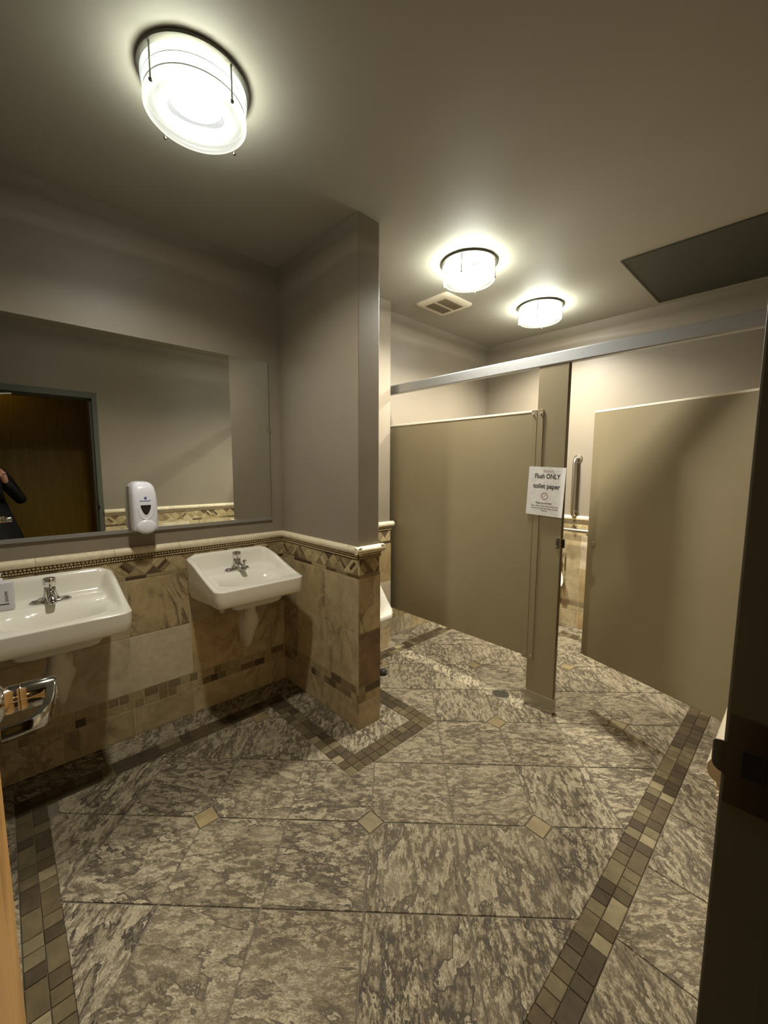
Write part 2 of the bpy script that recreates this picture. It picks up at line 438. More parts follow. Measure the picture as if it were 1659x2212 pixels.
# front wall side
band(FX0-B, FX1+B, FY0-B, FY0, True); strip(0.02, XR, YF, FY0-B, True, 'border_tile', 'slate_floor', BT, .004)
# right wall side
band(FY0, YB-.17, FX1, FX1+B, False); strip(FY0-B, YB, FX1+B, XR+.02, False, 'border_tile', 'slate_floor', BT, .004)
# around the partition
band(FX0-B, PX, PY0, PY0+B, True); band(PY0+B, PY1-B, PX-B, PX, False); band(FX0-B, PX, PY1-B, PY1, True)
strip(.001, PX-B, PY0+B, YP, True, 'border_tile', 'slate_floor', [.33], .004)
strip(YP, YP+TP, LP, PX-B, False, 'border_tile', 'slate_floor', [.2], .004)
strip(.001, PX-B, YP+TP, PY1-B, True, 'border_tile', 'slate_floor', [.33], .004)
# urinal and stall side
band(PY1, FY1+.02, FX0-B, FX0, False); strip(PY1-B, WY0, .001, FX0-B, False, 'border_tile', 'slate_floor', [.30], .004)
strip(WY0, WY1, WX, FX0-B, False, 'border_tile', 'slate_floor', [.3], .003)
strip(WY1, YB, .001, FX0-B, False, 'border_tile', 'slate_floor', BT, .004)
# back wall
band(FX0, FX1, FY1, FY1+B, True); strip(FX0-B, FX1+B, FY1+B, YB, True, 'border_tile', 'slate_floor', BT, .004)

# ------------------------------------------------------------------ wainscot
Z_B, Z_M0, Z_M, Z_T1, Z_T2, Z_L, Z_D, Z_BEAD, Z_CAP = .003, .155, .2, .247, .552, .857, .876, .962, .992
def wainscot(wall, O, U, N, length, start=0.0, ext0=0.0, ext1=0.0, mats=None, capoff=.0, detail=True, low=0.0):
    """O at floor, U along the wall, N out of it. start = where a tile column joint falls."""
    V = Vector((0, 0, 1)); TH = .008
    fr = (O, U, V, N)
    mb = MB(); 
    a = O + N*.0; q = [O+N*.0005, O+U*length+N*.0005, O+U*length+N*.0055, O+N*.0055]
    mb.loops([[Vector((p.x, p.y, .0)) for p in q], [Vector((p.x, p.y, Z_CAP+.01)) for p in q]], True, True, True)
    mb.build('grout_bed', 'grout_wall', wall)
    # columns
    us = [0.0]; u = start
    while u < length-.012:
        if u > .012: us.append(u)
        u += .305
    us.append(length)
    rows = ((Z_B, Z_M0, 0), (Z_T1, Z_T2, 1), (Z_T2, Z_L, 2))
    for k in range(len(us)-1):
        for z0, z1, r in rows:
            m = None
            if mats: m = mats.get((k, r))
            if m is None: m = random.choice(['tile_beige', 'tile_beige', 'tile_beige', 'tile_gold', 'tile_beige', 'tile_streak'])
            piece('wall_tile', rect(us[k]-(ext0 if k == 0 else 0), us[k+1]+(ext1 if k == len(us)-2 else 0), z0, z1), fr, wall, m, TH, .001, .0018)
    for z0, z1 in ((Z_M0, Z_M), (Z_M, Z_T1)):
        u = -ext0
        while u < length+ext1-.004:
            l = random.choice([.047, .047, .094, .047, .07]); e = min(u+l, length+ext1)
            if length+ext1-e < .02: e = length+ext1
            piece('mosaic_tile', rect(u, e, z0, z1), fr, wall, 'mosaic_wall', TH, .001, .0014); u = e
    # liner strips
    for z0, z1 in ((Z_L, Z_D),):
        u = -ext0
        while u < length+ext1-.004:
            e = min(u+random.choice([.1, .15, .2]), length+ext1)
            piece('liner_strip', rect(u, e, z0, z1), fr, wall, random.choice(['accent_stone', 'accent_stone', 'accent_dark']), TH, .001, .001); u = e
    # diamond band
    hgt = Z_BEAD-Z_D; hw = hgt/2; zc = (Z_D+Z_BEAD)/2
    n = max(1, round(length/hgt)); pw = length/n; h2 = pw/2
    for k in range(n):
        c = pw*(k+.5); D = [(c-h2, zc), (c, Z_D), (c+h2, zc), (c, Z_BEAD)]
        r = random.random()
        if r < .42: piece('diamond_stone', D, fr, wall, 'accent_stone', TH, .001, .0012)
        else:
            # split diamond by strips parallel to one side
            t0 = random.choice([.34, .5, .62]); sl = random.choice([0, 1])
            A, Bp, C, E = (D[0], D[1], D[2], D[3]) if sl else (D[1], D[2], D[3], D[0])
            def lerp(p, q, t): return (p[0]+(q[0]-p[0])*t, p[1]+(q[1]-p[1])*t)
            cuts = [0, t0, 1] if r < .7 else [0, .36, .64, 1]
            for m in range(len(cuts)-1):
                P = [lerp(A, Bp, cuts[m]), lerp(A, Bp, cuts[m+1]), lerp(E, C, cuts[m+1]), lerp(E, C, cuts[m])]
                piece('diamond_stone', P, fr, wall, 'accent_dark' if (len(cuts) == 4 and m == 1) else 'accent_stone', TH, .001, .001)
        for zz in (Z_D, Z_BEAD):
            c2 = pw*k
            if k == 0: tri = [(0, zz), (h2, zz), (0, zc)]
            else: tri = [(c2-h2, zz), (c2+h2, zz), (c2, zc)]
            piece('triangle_stone', tri, fr, wall, 'accent_stone', TH, .001, .0012)
            if k == n-1: piece('triangle_stone', [(length-h2, zz), (length, zz), (length, zc)], fr, wall, 'accent_stone', TH, .001, .0012)
    # bead strip (too fine to pick apart)
    bb = MB()
    def pt(u, z, d): q = O+U*u+N*d; return (q.x, q.y, z)
    zb = (Z_BEAD+Z_CAP)/2
    u0, u1 = -ext0, length+ext1
    m2 = MB(); m2.loops([[pt(u0, Z_BEAD, .0), pt(u0, Z_BEAD, .011), pt(u0, Z_CAP, .011), pt(u0, Z_CAP, .0)], [pt(u1, Z_BEAD, .0), pt(u1, Z_BEAD, .011), pt(u1, Z_CAP, .011), pt(u1, Z_CAP, .0)]], True, True, True)
    m2.build('bead_backing', 'bead_back', wall)
    for pitch, zz, rr in ((.0152, Z_BEAD+.0205, .0066), (.0100, Z_BEAD+.0062, .0038)):
        nb = int((u1-u0)/pitch)
        for k in range(nb):
            uc = u0+(k+.5)*(u1-u0)/nb; ctr = O+U*uc+N*.011; base = len(bb.v); SG = 8
            for lat in (0, .9, ):
                for a in range(SG):
                    an = 2*math.pi*a/SG; rad = rr*math.cos(lat)
                    p = ctr+U*(rad*math.cos(an))+N*(rr*math.sin(lat)); bb.v.append((p.x, p.y, zz+rad*math.sin(an)))
            p = ctr+N*rr; bb.v.append((p.x, p.y, zz))
            for a in range(SG):
                b2 = (a+1) % SG
                bb.f.append((base+a, base+b2, base+SG+b2, base+SG+a)); bb.f.append((base+SG+a, base+SG+b2, base+2*SG))
    bb.build('bead_strip', 'bead_stone', wall, smooth=True, kind='stuff', angle=60)
    # cap stones
    prof = [(0, Z_CAP-.001), (.016, Z_CAP-.001), (.024, Z_CAP+.004), (.028, Z_CAP+.014), (.028, Z_CAP+.022), (.024, Z_CAP+.031), (.015, Z_CAP+.037), (.004, Z_CAP+.038), (0, Z_CAP+.038)]
    e0 = .028 if ext0 else 0; e1 = .028 if ext1 else 0
    u = -e0; first = True
    while u < length+e1-.004:
        e = min(u+(.305-capoff if first else .305), length+e1); first = False
        if length+e1-e < .03: e = length+e1
        c = (u+e)/2; ctr = O+U*c; mb = MB(); A, Z = u+.0007-c, e-.0007-c
        def q(d, z, uu, e_in): 
            p = U*uu+N*d; return (p.x, p.y, z)
        mb.loops([[q(d*.97, z, A, 0) for d, z in prof], [q(d, z, A+.002, 0) for d, z in prof], [q(d, z, Z-.002, 0) for d, z in prof], [q(d*.97, z, Z, 0) for d, z in prof]], True, True, True)
        mb.build('cap_stone', 'cap_stone', wall, smooth=True, loc=(ctr.x, ctr.y, 0), angle=35); u = e
X, Y = Vector((1, 0, 0)), Vector((0, 1, 0))
tb = 'tile_beige'
wainscot(wall_left, Vector((0, YF, 0)), Y, X, YP-YF, start=(YP-YF) % .305, mats={(3, 1): 'tile_cream', (3, 2): 'tile_veined', (2, 1): 'tile_streak', (2, 2): tb, (3, 0): 'tile_beige', (4, 1): 'tile_gold', (4, 2): 'tile_beige', (5, 1): 'tile_beige', (5, 2): 'tile_gold'})
wainscot(wall_left, Vector((0, YP+TP, 0)), Y, X, WY0-YP-TP, start=.1)
wainscot(wall_left, Vector((0, WY1, 0)), Y, X, YB-WY1, start=.1)
wainscot(wall_part, Vector((0, YP, 0)), X, -Y, LP, start=LP % .305, ext1=.008, mats={(2, 2): 'tile_beige', (2, 1): 'tile_beige', (1, 2): 'tile_veined', (1, 1): 'tile_beige', (0, 1): 'tile_beige', (2, 0): tb, (1, 0): tb, (0, 0): tb, (0, 2): tb}, capoff=.18)
wainscot(wall_part, Vector((LP, YP, 0)), Y, X, TP, start=0, ext0=.008, ext1=.008, mats={(0, 2): 'tile_veined', (0, 1): 'tile_brown', (0, 0): 'tile_beige'})
wainscot(wall_part, Vector((LP, YP+TP, 0)), -X, Y, LP, start=0, ext0=.008)
wainscot(wall_wing, Vector((0, WY0, 0)), X, -Y, WX, start=0, ext1=.008, mats={(0, 2): 'tile_streak', (0, 1): 'tile_cream', (0, 0): 'tile_cream'})
wainscot(wall_wing, Vector((WX, WY0, 0)), Y, X, WY1-WY0, start=0, ext0=.008, ext1=.008)
wainscot(wall_back, Vector((XR, YB, 0)), -X, -Y, XR, start=.12)
wainscot(wall_right, Vector((XR, YB, 0)), -Y, -X, YB-DJ1-.04, start=.1)

# ------------------------------------------------------------------ ceiling lights
def ceiling_light(x, y, label, power=1.0):
    t = thing('ceiling_light', label, 'lamp', (x, y, H), 0, 'round frosted-glass ceiling lights')
    MB().lathe([(.0, 0), (.166, 0), (.168, -.004), (.166, -.012), (.158, -.014), (0, -.014)], seg=64, cap0=False, cap1=False).build('base_plate', 'nickel_dark', t, smooth=True)
    for k, (ro, zt, zb) in enumerate(((.158, -.018, -.044), (.153, -.050, -.076), (.154, -.082, -.112))):
        ri = .118 if k < 2 else .088
        p = [(ri, zt), (ro-.006, zt), (ro, zt-.006), (ro, zb+.006), (ro-.006, zb)]
        if k == 2: p += [(.132, zb), (.126, zb+.006), (.100, zb+.010), (ri, zb+.004)]
        else: p += [(ri, zb)]
        MB().lathe(p, seg=64, ring=True).build('glass_ring', ('frost_top', 'frost_mid', 'frost_low')[k], t, smooth=True, angle=50)
    MB().lathe([(0, -.050), (.082, -.050), (.085, -.054), (.082, -.060), (.05, -.064), (0, -.065)], seg=48, cap0=False, cap1=False).build('diffuser', 'lamp_diffuser', t, smooth=True)
    for k in range(4):
        a = math.radians(20+90*k); c, s = math.cos(a)*.1585, math.sin(a)*.1585
        MB().tube([(c, s, -.012), (c, s, -.112)], .0028, 8).lathe([(0, -.118), (.005, -.117), (.006, -.113), (.004, -.110), (0, -.109)], (c, s, 0), 10, cap0=False, cap1=False).build('rod', 'nickel', t, smooth=True)
    MB().lathe([(0, -.012), (.03, -.012), (.03, -.052), (0, -.052)], seg=20, cap0=False, cap1=False).build('lamp_holder', 'nickel', t, smooth=True)
    ld = bpy.data.lights.new('lamp_down', 'AREA'); ld.shape = 'DISK'; ld.size = .10; ld.energy = LAMP_W*power; ld.color = LAMP_COL
    lo = bpy.data.objects.new('lamp_down', ld); COL.objects.link(lo); lo.parent = t; lo.location = (0, 0, -.067)
    ld = bpy.data.lights.new('lamp_up', 'AREA'); ld.shape = 'DISK'; ld.size = .27; ld.energy = UP_W*power; ld.color = (.95, 1, .92)
    lo = bpy.data.objects.new('lamp_up', ld); COL.objects.link(lo); lo.parent = t; lo.location = (0, 0, -.0795); lo.rotation_euler = (math.pi, 0, 0)
    ld = bpy.data.lights.new('lamp_glow', 'POINT'); ld.energy = GLOW_W*power; ld.color = (1, 1, .93); ld.shadow_soft_size = .05
    lo = bpy.data.objects.new('lamp_glow', ld); COL.objects.link(lo); lo.parent = t; lo.location = (0, 0, -.094)
    for zt in (-.047, -.079):
        MB().lathe([(.150, zt-.0012), (.1525, zt-.0012), (.1525, zt+.0012), (.150, zt+.0012)], seg=64, ring=True).build('spacer_ring', 'spacer_grey', t, smooth=True)
ceiling_light(.935, .795, 'largest round frosted-glass ceiling light, above the sinks', .37)
ceiling_light(.871, 2.408, 'round frosted-glass ceiling light next to the ceiling vent, in front of the stall headrail', 1.2)
ceiling_light(.863, 3.358, 'farthest and smallest round frosted-glass ceiling light, over the toilet stall', 1.2)

# ------------------------------------------------------------------ sinks
def smooth(a, b, x):
    t = max(0, min(1, (x-a)/(b-a))); return t*t*(3-2*t)
def rrect(hw, d0, d1, rb, rf, n=112):
    """rounded rectangle outline in (d, s): back at d0, front at d1"""
    pts = []
    def arc(cd, cs, r, a0, a1, m=8):
        for k in range(m+1):
            a = a0+(a1-a0)*k/m; pts.append((cd+r*math.cos(a), cs+r*math.sin(a)))
    arc(d1-rf, hw-rf, rf, 0, math.pi/2); arc(d0+rb, hw-rb, rb, math.pi/2, math.pi); arc(d0+rb, -hw+rb, rb, math.pi, 1.5*math.pi); arc(d1-rf, -hw+rf, rf, 1.5*math.pi, 2*math.pi)
    # resample evenly
    P = pts+[pts[0]]; Ls = [0]
    for i in range(len(pts)): Ls.append(Ls[-1]+math.dist(P[i], P[i+1]))
    out = []; k = 0
    for i in range(n):
        t = Ls[-1]*i/n
        while Ls[k+1] < t: k += 1
        f = (t-Ls[k])/max(1e-9, Ls[k+1]-Ls[k]); out.append((P[k][0]+(P[k+1][0]-P[k][0])*f, P[k][1]+(P[k+1][1]-P[k][1])*f))
    return out
def sink(yc, label, side_valve, bottle_side):
    t = thing('wall_sink', label, 'sink', (0, yc, 0), 0, 'white wall-hung sinks under the mirror')
    HW, D = .25, .455
    def rimz(d): return .832+.118*(1-min(1, max(0, d-.03)/(D-.05)))**1.25
    def top(d, s):
        e = min(HW-abs(s), D-d, d)
        zr = rimz(d)-.018*smooth(.19, .25, abs(s))*(1-smooth(.0, .15, d))
        deck = .834+.014*(1-smooth(.17, .20, d))
        ei = min(HW-abs(s), d*1.15, (D-d)*1.2)
        z = zr+(min(zr, deck)-zr)*smooth(.020, .040+.018*(1-d/D), ei)
        q = (abs((d-.302)/.112)**2.5+abs(s/.188)**2.5)**(1/2.5)
        z -= .006*(1-smooth(.98, 1.10, q))
        if q < 1: z -= .120*smooth(0, .62, 1-q)
        if e < .012: z -= (.012-e)**2/.024
        return z
    out = rrect(HW, .003, D, .022, .032)
    mb = MB(); LOO = []
    cd, cs = .29, 0
    ts = [1, .993, .985, .975, .965, .94, .915, .89, .865, .84, .815, .79, .765, .74, .715, .69, .66, .63, .6, .56, .52, .48, .44, .4, .35, .3, .25, .2, .15, .1, .05]
    for tt in ts: LOO.append([(cd+(d-cd)*tt, cs+(s-cs)*tt, top(cd+(d-cd)*tt, cs+(s-cs)*tt)) for d, s in out])
    def botz(d): return .742-.030*(1-d/D)
    skirt = []
    for k, (ins, fz) in enumerate(((.000, .96), (.002, .5), (.006, .12), (.014, .0))):
        skirt.append([(cd+(d-cd)*(1-ins*3) if d > .02 else d, s*(1-ins*3), botz(d)+(top(d, s)-botz(d))*fz) for d, s in out])
    under = []
    for sc, dz in ((.80, 0.0), (.66, -.004), (.60, -.030), (.42, -.050), (.12, -.056)):
        under.append([(.28+(d-.28)*sc, s*sc*(1 if sc > .7 else .92), botz(.28)+dz+(.004 if sc == .8 else 0)) for d, s in out])
    L2 = [LOO[0]]
    mb.loops(list(reversed(LOO))+skirt+under, True, True, True)
    mb.build('basin', 'porcelain', t, smooth=True, angle=70)
    MB().lathe([(.0, .708), (.02, .708), (.022, .711), (.018, .713), (.0, .712)], (.30, 0, 0), 24, cap0=False, cap1=False).build('drain', 'chrome', t, smooth=True)
    # faucet: centre-set base, body, spout, push cap
    zf = .8475; fx = .118
    b = MB(); Ls = []
    for z, k in ((0, 1), (.006, 1), (.010, .93), (.012, .8)):
        Ls.append([(fx+.027*k*math.copysign(abs(math.cos(a))**.8, math.cos(a)), .075*(k if k < .9 else k)*math.copysign(abs(math.sin(a))**.9, math.sin(a)), zf+z) for a in [2*math.pi*i/40 for i in range(40)]])
    b.loops(Ls, True, True, True)
    Ls = []
    for z, rx, ry in ((.008, .028, .045), (.016, .026, .034), (.03, .0235, .026), (.048, .022, .0225), (.064, .0215, .0215), (.066, .019, .019)):
        Ls.append([(fx+rx*math.cos(a), ry*math.sin(a), zf+z) for a in [2*math.pi*i/32 for i in range(32)]])
    b.loops(Ls, True, True, True)
    fau = b.build('faucet', 'chrome', t, smooth=True, label='chrome push-top faucet', angle=50)
    Ls = []
    for d, z, wy, hz in ((.0, .034, .021, .022), (.03, .032, .020, .017), (.06, .027, .018, .013), (.085, .021, .0165, .0105), (.098, .017, .015, .008), (.102, .016, .011, .005)):
        Ls.append([(fx+d, wy*math.cos(a), zf+z+hz*math.sin(a)) for a in [2*math.pi*i/20 for i in range(20)]])
    MB().loops(Ls, True, True, True).build('spout', 'chrome', fau, smooth=True, angle=50)
    MB().lathe([(0, .067), (.019, .067), (.021, .069), (.021, .075), (.0235, .078), (.0245, .098), (.0235, .104), (.019, .107), (0, .1075)], (fx, 0, zf), 32, cap0=False, cap1=False).build('push_cap', 'chrome', fau, smooth=True, angle=40)
    for s in (-1, 1):
        MB().lathe([(0, .0105), (.013, .0105), (.0135, .0125), (.010, .0128), (0, .0126)], (fx, s*.052, zf), 20, cap0=False, cap1=False).build('base_cap', 'chrome_dark', fau, smooth=True)
    if side_valve:
        MB().lathe([(0, .008), (.008, .008), (.007, .022), (.0065, .034), (.0115, .037), (.012, .048), (.008, .052), (0, .053)], (fx+.006, .044, zf), 20, cap0=False, cap1=False).build('side_knob', 'chrome', fau, smooth=True)
    # wrapped trap cover (pipe insulation) and stop-valve cover
    Ls = []
    N = 32
    for z, cx, rx, ry, fold in ((.700, .275, .040, .034, 0), (.665, .275, .034, .030, .0), (.64, .270, .036, .033, .003), (.60, .262, .044, .044, .006), (.56, .252, .052, .050, .008), (.515, .242, .050, .046, .006), (.47, .234, .036, .033, .004), (.435, .228, .024, .022, .002), (.415, .226, .015, .014, 0), (.410, .226, .006, .006, 0)):
        Ls.append([(cx+(rx+fold*math.sin(3*a+z*30))*math.cos(a), (ry+fold*math.cos(2*a+z*40))*math.sin(a), z) for a in [2*math.pi*i/N for i in range(N)]])
    m = MB().loops(Ls, True, True, True)
    m.tube([(.255, .012, .575), (.2, .02, .60), (.12, .012, .625), (.011, 0, .63)], [.034, .036, .032, .03], 20)
    m.tube([(.262, -.034, .655), (.262, -.046, .60), (.255, -.052, .54), (.243, -.046, .49), (.235, -.03, .45)], .0035, 6)
    m.build('trap_cover', 'trap_white', t, smooth=True, label='white wrapped drain trap cover', angle=0)
    for s in (-1,):
        MB().lathe([(.0, .612), (.012, .613), (.020, .625), (.024, .645), (.024, .67), (.012, .70), (.008, .74)], (.13, s*.10, 0), 20, cap0=False, cap1=True).tube([(.011, s*.10, .655), (.13, s*.10, .655)], .016, 12).build('valve_cover', 'trap_white', t, smooth=True)
    MB().tube([(.13, .10, .745), (.11, .10, .70), (.09, .10, .66), (.05, .10, .655), (.011, .10, .655)], .0075, 10).build('supply_pipe', 'trap_white', t, smooth=True)
    return t
sink(.372, 'white wall-hung sink cut by the left edge, with a soap bottle on it', False, True)
sink(1.226, 'white wall-hung sink beside the partition, with a small side knob on its faucet', True, False)

# soap bottle on the near sink
def text_mesh(body, size, sx=1.0, bold=0.0, align='CENTER'):
    cu = bpy.data.curves.new('txt', 'FONT'); cu.body = body; cu.size = size; cu.align_x = align; cu.offset = bold; cu.extrude = .0002
    o = bpy.data.objects.new('txt', cu); COL.objects.link(o); dg = bpy.context.evaluated_depsgraph_get()
    me = bpy.data.meshes.new_from_object(o.evaluated_get(dg)); bpy.data.objects.remove(o, do_unlink=True)
    for v in me.vertices: v.co.x *= sx
    return me
def put_text(name, me, mat, parent, O, U, V, N):
    me.materials.clear(); o = bpy.data.objects.new(name, me); COL.objects.link(o); me.materials.append(MATS[mat]); o.parent = parent
    o.matrix_local = Matrix(((U.x, V.x, N.x, O.x), (U.y, V.y, N.y, O.y), (U.z, V.z, N.z, O.z), (0, 0, 0, 1))); return o
bz = .8475
bot = thing('soap_bottle', 'white rectangular pump soap bottle with vertical grey lettering, on the near sink', 'bottle', (.128, .208, bz+.001), math.radians(-8))
mb = MB().cbox((-.022, -.04, 0), (.022, .046, .118), .005); Ls = []
mb.build('bottle_body', 'white_plastic_matt', bot, smooth=True)
MB().lathe([(0, .117), (.0155, .117), (.0165, .119), (.0165, .132), (.015, .134), (0, .135)], seg=24, cap0=False, cap1=False).build('collar', 'white_plastic', bot, smooth=True)
MB().lathe([(0, .134), (.006, .134), (.006, .146), (.012, .147), (.0125, .153), (.010, .156), (0, .157)], seg=24, cap0=False, cap1=False).tube([(0, 0, .151), (.02, .0, .151), (.036, .0, .147)], [.006, .005, .004], 10).build('pump_head', 'white_plastic', bot, smooth=True)
put_text('lettering', text_mesh('NATIVE', .0135, .95, .0003), 'ink_grey', bot, Vector((.0222, .0205, .060)), Vector((0, 0, -1)), Vector((0, 1, 0)), Vector((1, 0, 0)))
MB().cbox((.0215, .002, .0255), (.0226, .032, .0305), .0004).build('label_bar', 'ink_grey', bot)

# ------------------------------------------------------------------ mirror
mir = thing('wall_mirror', 'wide frameless mirror on the wall above the sinks', 'mirror', (0, .80, 1.112))
MB().cbox((.0005, -.715, .008), (.0065, .715, .987), .0012).build('glass', 'mirror_glass', mir)
MB().box((.0005, -.717, -.004), (.012, .717, 0)).box((.0085, -.717, 0), (.012, .717, .014)).build('bottom_channel', 'aluminium', mir)
MB().cbox((.0005, .7155, .008), (.007, .718, .987), .0005).build('side_edge', 'chrome', mir)
MB().cbox((.006, .702, .56), (.010, .722, .585), .001).build('clip', 'chrome', mir)

# ------------------------------------------------------------------ soap dispenser (mounted on the mirror)
dis = thing('soap_dispenser', 'white wall soap dispenser with a dark window, mounted over the mirror', 'dispenser', (.0066, .772, 1.115))
def dsec(z, d, hw, r):
    pts = []
    for (cx, cy, a0) in ((d-r, hw-r, 0), (.004, hw-.004, math.pi/2), (.004, -hw+.004, math.pi), (d-r, -hw+r, 1.5*math.pi)):
        rr = r if cx > .01 else .004
        for k in range(7): a = a0+k*math.pi/12; pts.append((cx+rr*math.cos(a), cy+rr*math.sin(a), z))
    return pts
secs = [(.012, .092, .0545, .018), (.03, .096, .056, .02), (.08, .099, .0565, .02), (.15, .099, .0565, .022), (.195, .095, .0545, .024), (.225, .088, .050, .026), (.243, .076, .043, .03), (.253, .058, .032, .028), (.257, .036, .018, .014)]
MB().loops([dsec(*s) for s in secs], True, True, True).build('cover', 'white_plastic', dis, smooth=True, angle=50)
MB().cbox((0, -.0575, .006), (.034, .0575, .235), .006).build('back_plate', 'grey_plastic', dis, smooth=True)
# push lever: bulging half disc below the cover
Ls = []
for d, k in ((.06, 1.0), (.094, 1.0), (.103, .9), (.107, .65), (.109, .3), (.1093, .02)):
    l = []
    for i in range(32):
        a = 2*math.pi*i/32; yy = .046*k*math.cos(a); zz = .040+(.042 if math.sin(a) > 0 else .034)*k*math.sin(a)
        l.append((d, yy, zz-.014))
    Ls.append(l)
MB().loops(Ls, True, True, True).build('push_lever', 'white_plastic', dis, smooth=True, angle=60)
def flat(name, poly, d, mat, par, th=.0012):
    mb = MB(); n = len(poly); mb.loops([[(d, y, z) for y, z in poly], [(d+th, y, z) for y, z in poly]], True, True, True); return mb.build(name, mat, par)
win = [(.022*math.copysign(1, c)*min(1, abs(c)*1.25), 0) for c in ()]
wp = []
for k in range(25):
    a = math.pi+math.pi*k/24; wp.append((.0235*math.cos(a)*(1-.25*(-math.sin(a))**1.0), .136+.046*math.sin(a)))
wp += [(.0225, .1385), (.019, .1395), (-.019, .1395), (-.0225, .1385)]
flat('level_window', wp, .0985, 'dark_window', dis)
# raised crescent below the window
cr = MB(); L1 = []
for k in range(33):
    a = math.pi*1.02+math.pi*.96*k/32; c, s = math.cos(a), math.sin(a)
    w_ = .0045*abs(s)**.7+.0008
    ctr = (.0365*c, .13+.064*s)
    L1.append([(.0975, ctr[0]-c*w_, ctr[1]-s*w_), (.1022, ctr[0]-c*w_*.2, ctr[1]-s*w_*.2), (.0975, ctr[0]+c*w_, ctr[1]+s*w_)])
cr.loops(L1, True, True, True); cr.build('crescent_rim', 'white_plastic', dis, smooth=True, angle=80)
flat('emblem', [(-.005, .181), (-.0055, .172), (-.001, .170), (0, .166), (.002, .170), (.006, .172), (.006, .181)], .0978, 'ink_blue', dis)
for q_ in ((-.0225, .004, .162), (-.016, .003, .160), (-.009, .0035, .161), (-.002, .003, .1605), (.005, .0035, .161), (.012, .003, .1605), (.019, .004, .1615)):
    flat('script_mark', [(q_[0]-q_[1], q_[2]-.0018), (q_[0]+q_[1]*.8, q_[2]-.0012), (q_[0]+q_[1], q_[2]+.0022), (q_[0]-q_[1]*.7, q_[2]+.0012)], .0985, 'ink_blue', dis)

# ------------------------------------------------------------------ toilet stall
PB, PT, HT = .305, 1.778, 2.02
stall = thing('toilet_stall', 'tan metal toilet stall front with silver headrail and open door', 'stall', (1.3, YS, 0))
def part(name, a, b, mat, c=.002, par=None, **kw):
    o = MB().cbox((a[0]-1.3, a[1]-YS, a[2]), (b[0]-1.3, b[1]-YS, b[2]), c).build(name, mat, par or stall, **kw); return o
part('side_panel', (.040, YS-.0125, PB), (1.292, YS+.0125, PT), 'panel_tan', .003)
part('wall_channel', (.030, YS-.02, PB+.01), (.055, YS+.02, PT-.01), 'panel_tan', .002)
simple('trim_highlight', (228, 220, 200), .35)  # steel top trim; pale cream paints in the highlight line along the edge
part('top_trim_highlight', (.040, YS-.0138, PT-.009), (1.262, YS+.0138, PT+.004), 'trim_highlight', .002)
pil = part('pilaster', (1.294, YS-.016, .02), (1.463, YS+.016, HT+.02), 'panel_tan', .002)
part('pilaster_edge', (1.4605, YS-.0135, .1), (1.4645, YS+.0135, HT), 'panel_edge', .0005)
part('pilaster_shoe', (1.289, YS-.022, .001), (1.468, YS+.022, .095), 'steel_satin', .002)
MATS['shoe'] = None
br = part('joint_strip', (1.262, YS-.0205, PB-.012), (1.332, YS-.0165, PT+.004), 'panel_tan', .0012)
part('strip_seam', (1.2935, YS-.0213, PB-.011), (1.2955, YS-.0203, PT+.003), 'panel_edge', .0003, br)
for x in (1.273, 1.318):
    for z in (PT-.02, PB+.012):
        MB().lathe([(0, -.0205), (.005, -.0205), (.005, -.0225), (.003, -.0245), (0, -.025)], (x-1.3, 0, z), 14, axis='y', cap0=False, cap1=False).build('screw', 'chrome', br, smooth=True)
# headrail: anti-grip extrusion
prof = [(-.016, HT-.002), (.016, HT-.002), (.016, HT+.056), (.004, HT+.066), (-.012, HT+.066), (-.019, HT+.059), (-.019, HT+.004)]
m = MB(); m.loops([[(x-1.3, y, z) for y, z in prof] for x in (.0012, XR-.0012)], True, True, True); m.build('headrail', 'aluminium', stall, label='silver aluminium headrail')
# hinge-side pilaster
part('hinge_pilaster', (2.325, YS-.016, .02), (XR-.031, YS+.016, HT+.02), 'panel_tan', .002)
part('hinge_pilaster_shoe', (2.321, YS-.022, .001), (XR-.030, YS+.022, .095), 'steel_satin', .002)
part('wall_bracket', (XR-.0312, YS-.02, 1.12), (XR-.0005, YS+.02, HT), 'panel_tan', .002)
# keeper on pilaster
kp = part('latch_keeper', (1.438, YS-.0205, 1.00), (1.468, YS-.016, 1.056), 'chrome', .001)
part('keeper_bumper', (1.464, YS-.030, 1.002), (1.472, YS+.012, 1.054), 'chrome', .0015, kp)
part('keeper_plate', (1.472, YS-.0205, 1.004), (1.488, YS-.017, 1.052), 'chrome_dark', .001, kp)
for z in (1.010, 1.046):
    MB().lathe([(0, -.0205), (.004, -.0205), (.0035, -.0235), (0, -.0242)], (1.445-1.3, 0, z), 12, axis='y', cap0=False, cap1=False).build('screw', 'chrome', kp, smooth=True)
# door, ajar inward, hinged at the right pilaster
HX, HY = 2.318, 2.535; ang = math.radians(180-18.5)
door = MB().cbox((0, -.0125, PB), (.852, .0125, PT), .003).build('stall_door', 'panel_tan', stall)
door.location = (HX-1.3, HY-YS, 0); door.rotation_euler = (0, 0, ang)
MB().cbox((.002, -.0138, PT-.008), (.850, .0138, PT+.003), .002).build('door_trim_highlight', 'trim_highlight', door)  # same highlight line painted along the top of the door
MB().lathe([(0, .0125), (.0155, .0125), (.0165, .0145), (.015, .0175), (.009, .0185), (.0085, .0165), (.004, .0165), (.0035, .0195), (0, .0198)], (.812, 0, 1.003), 28, axis='y', cap0=False, cap1=False).build('latch_button', 'steel_satin', door, smooth=True)
for z in (.36, 1.70):
    MB().cbox((-.006, -.018, z-.03), (.03, .018, z+.03), .002).build('hinge', 'steel_satin', door)

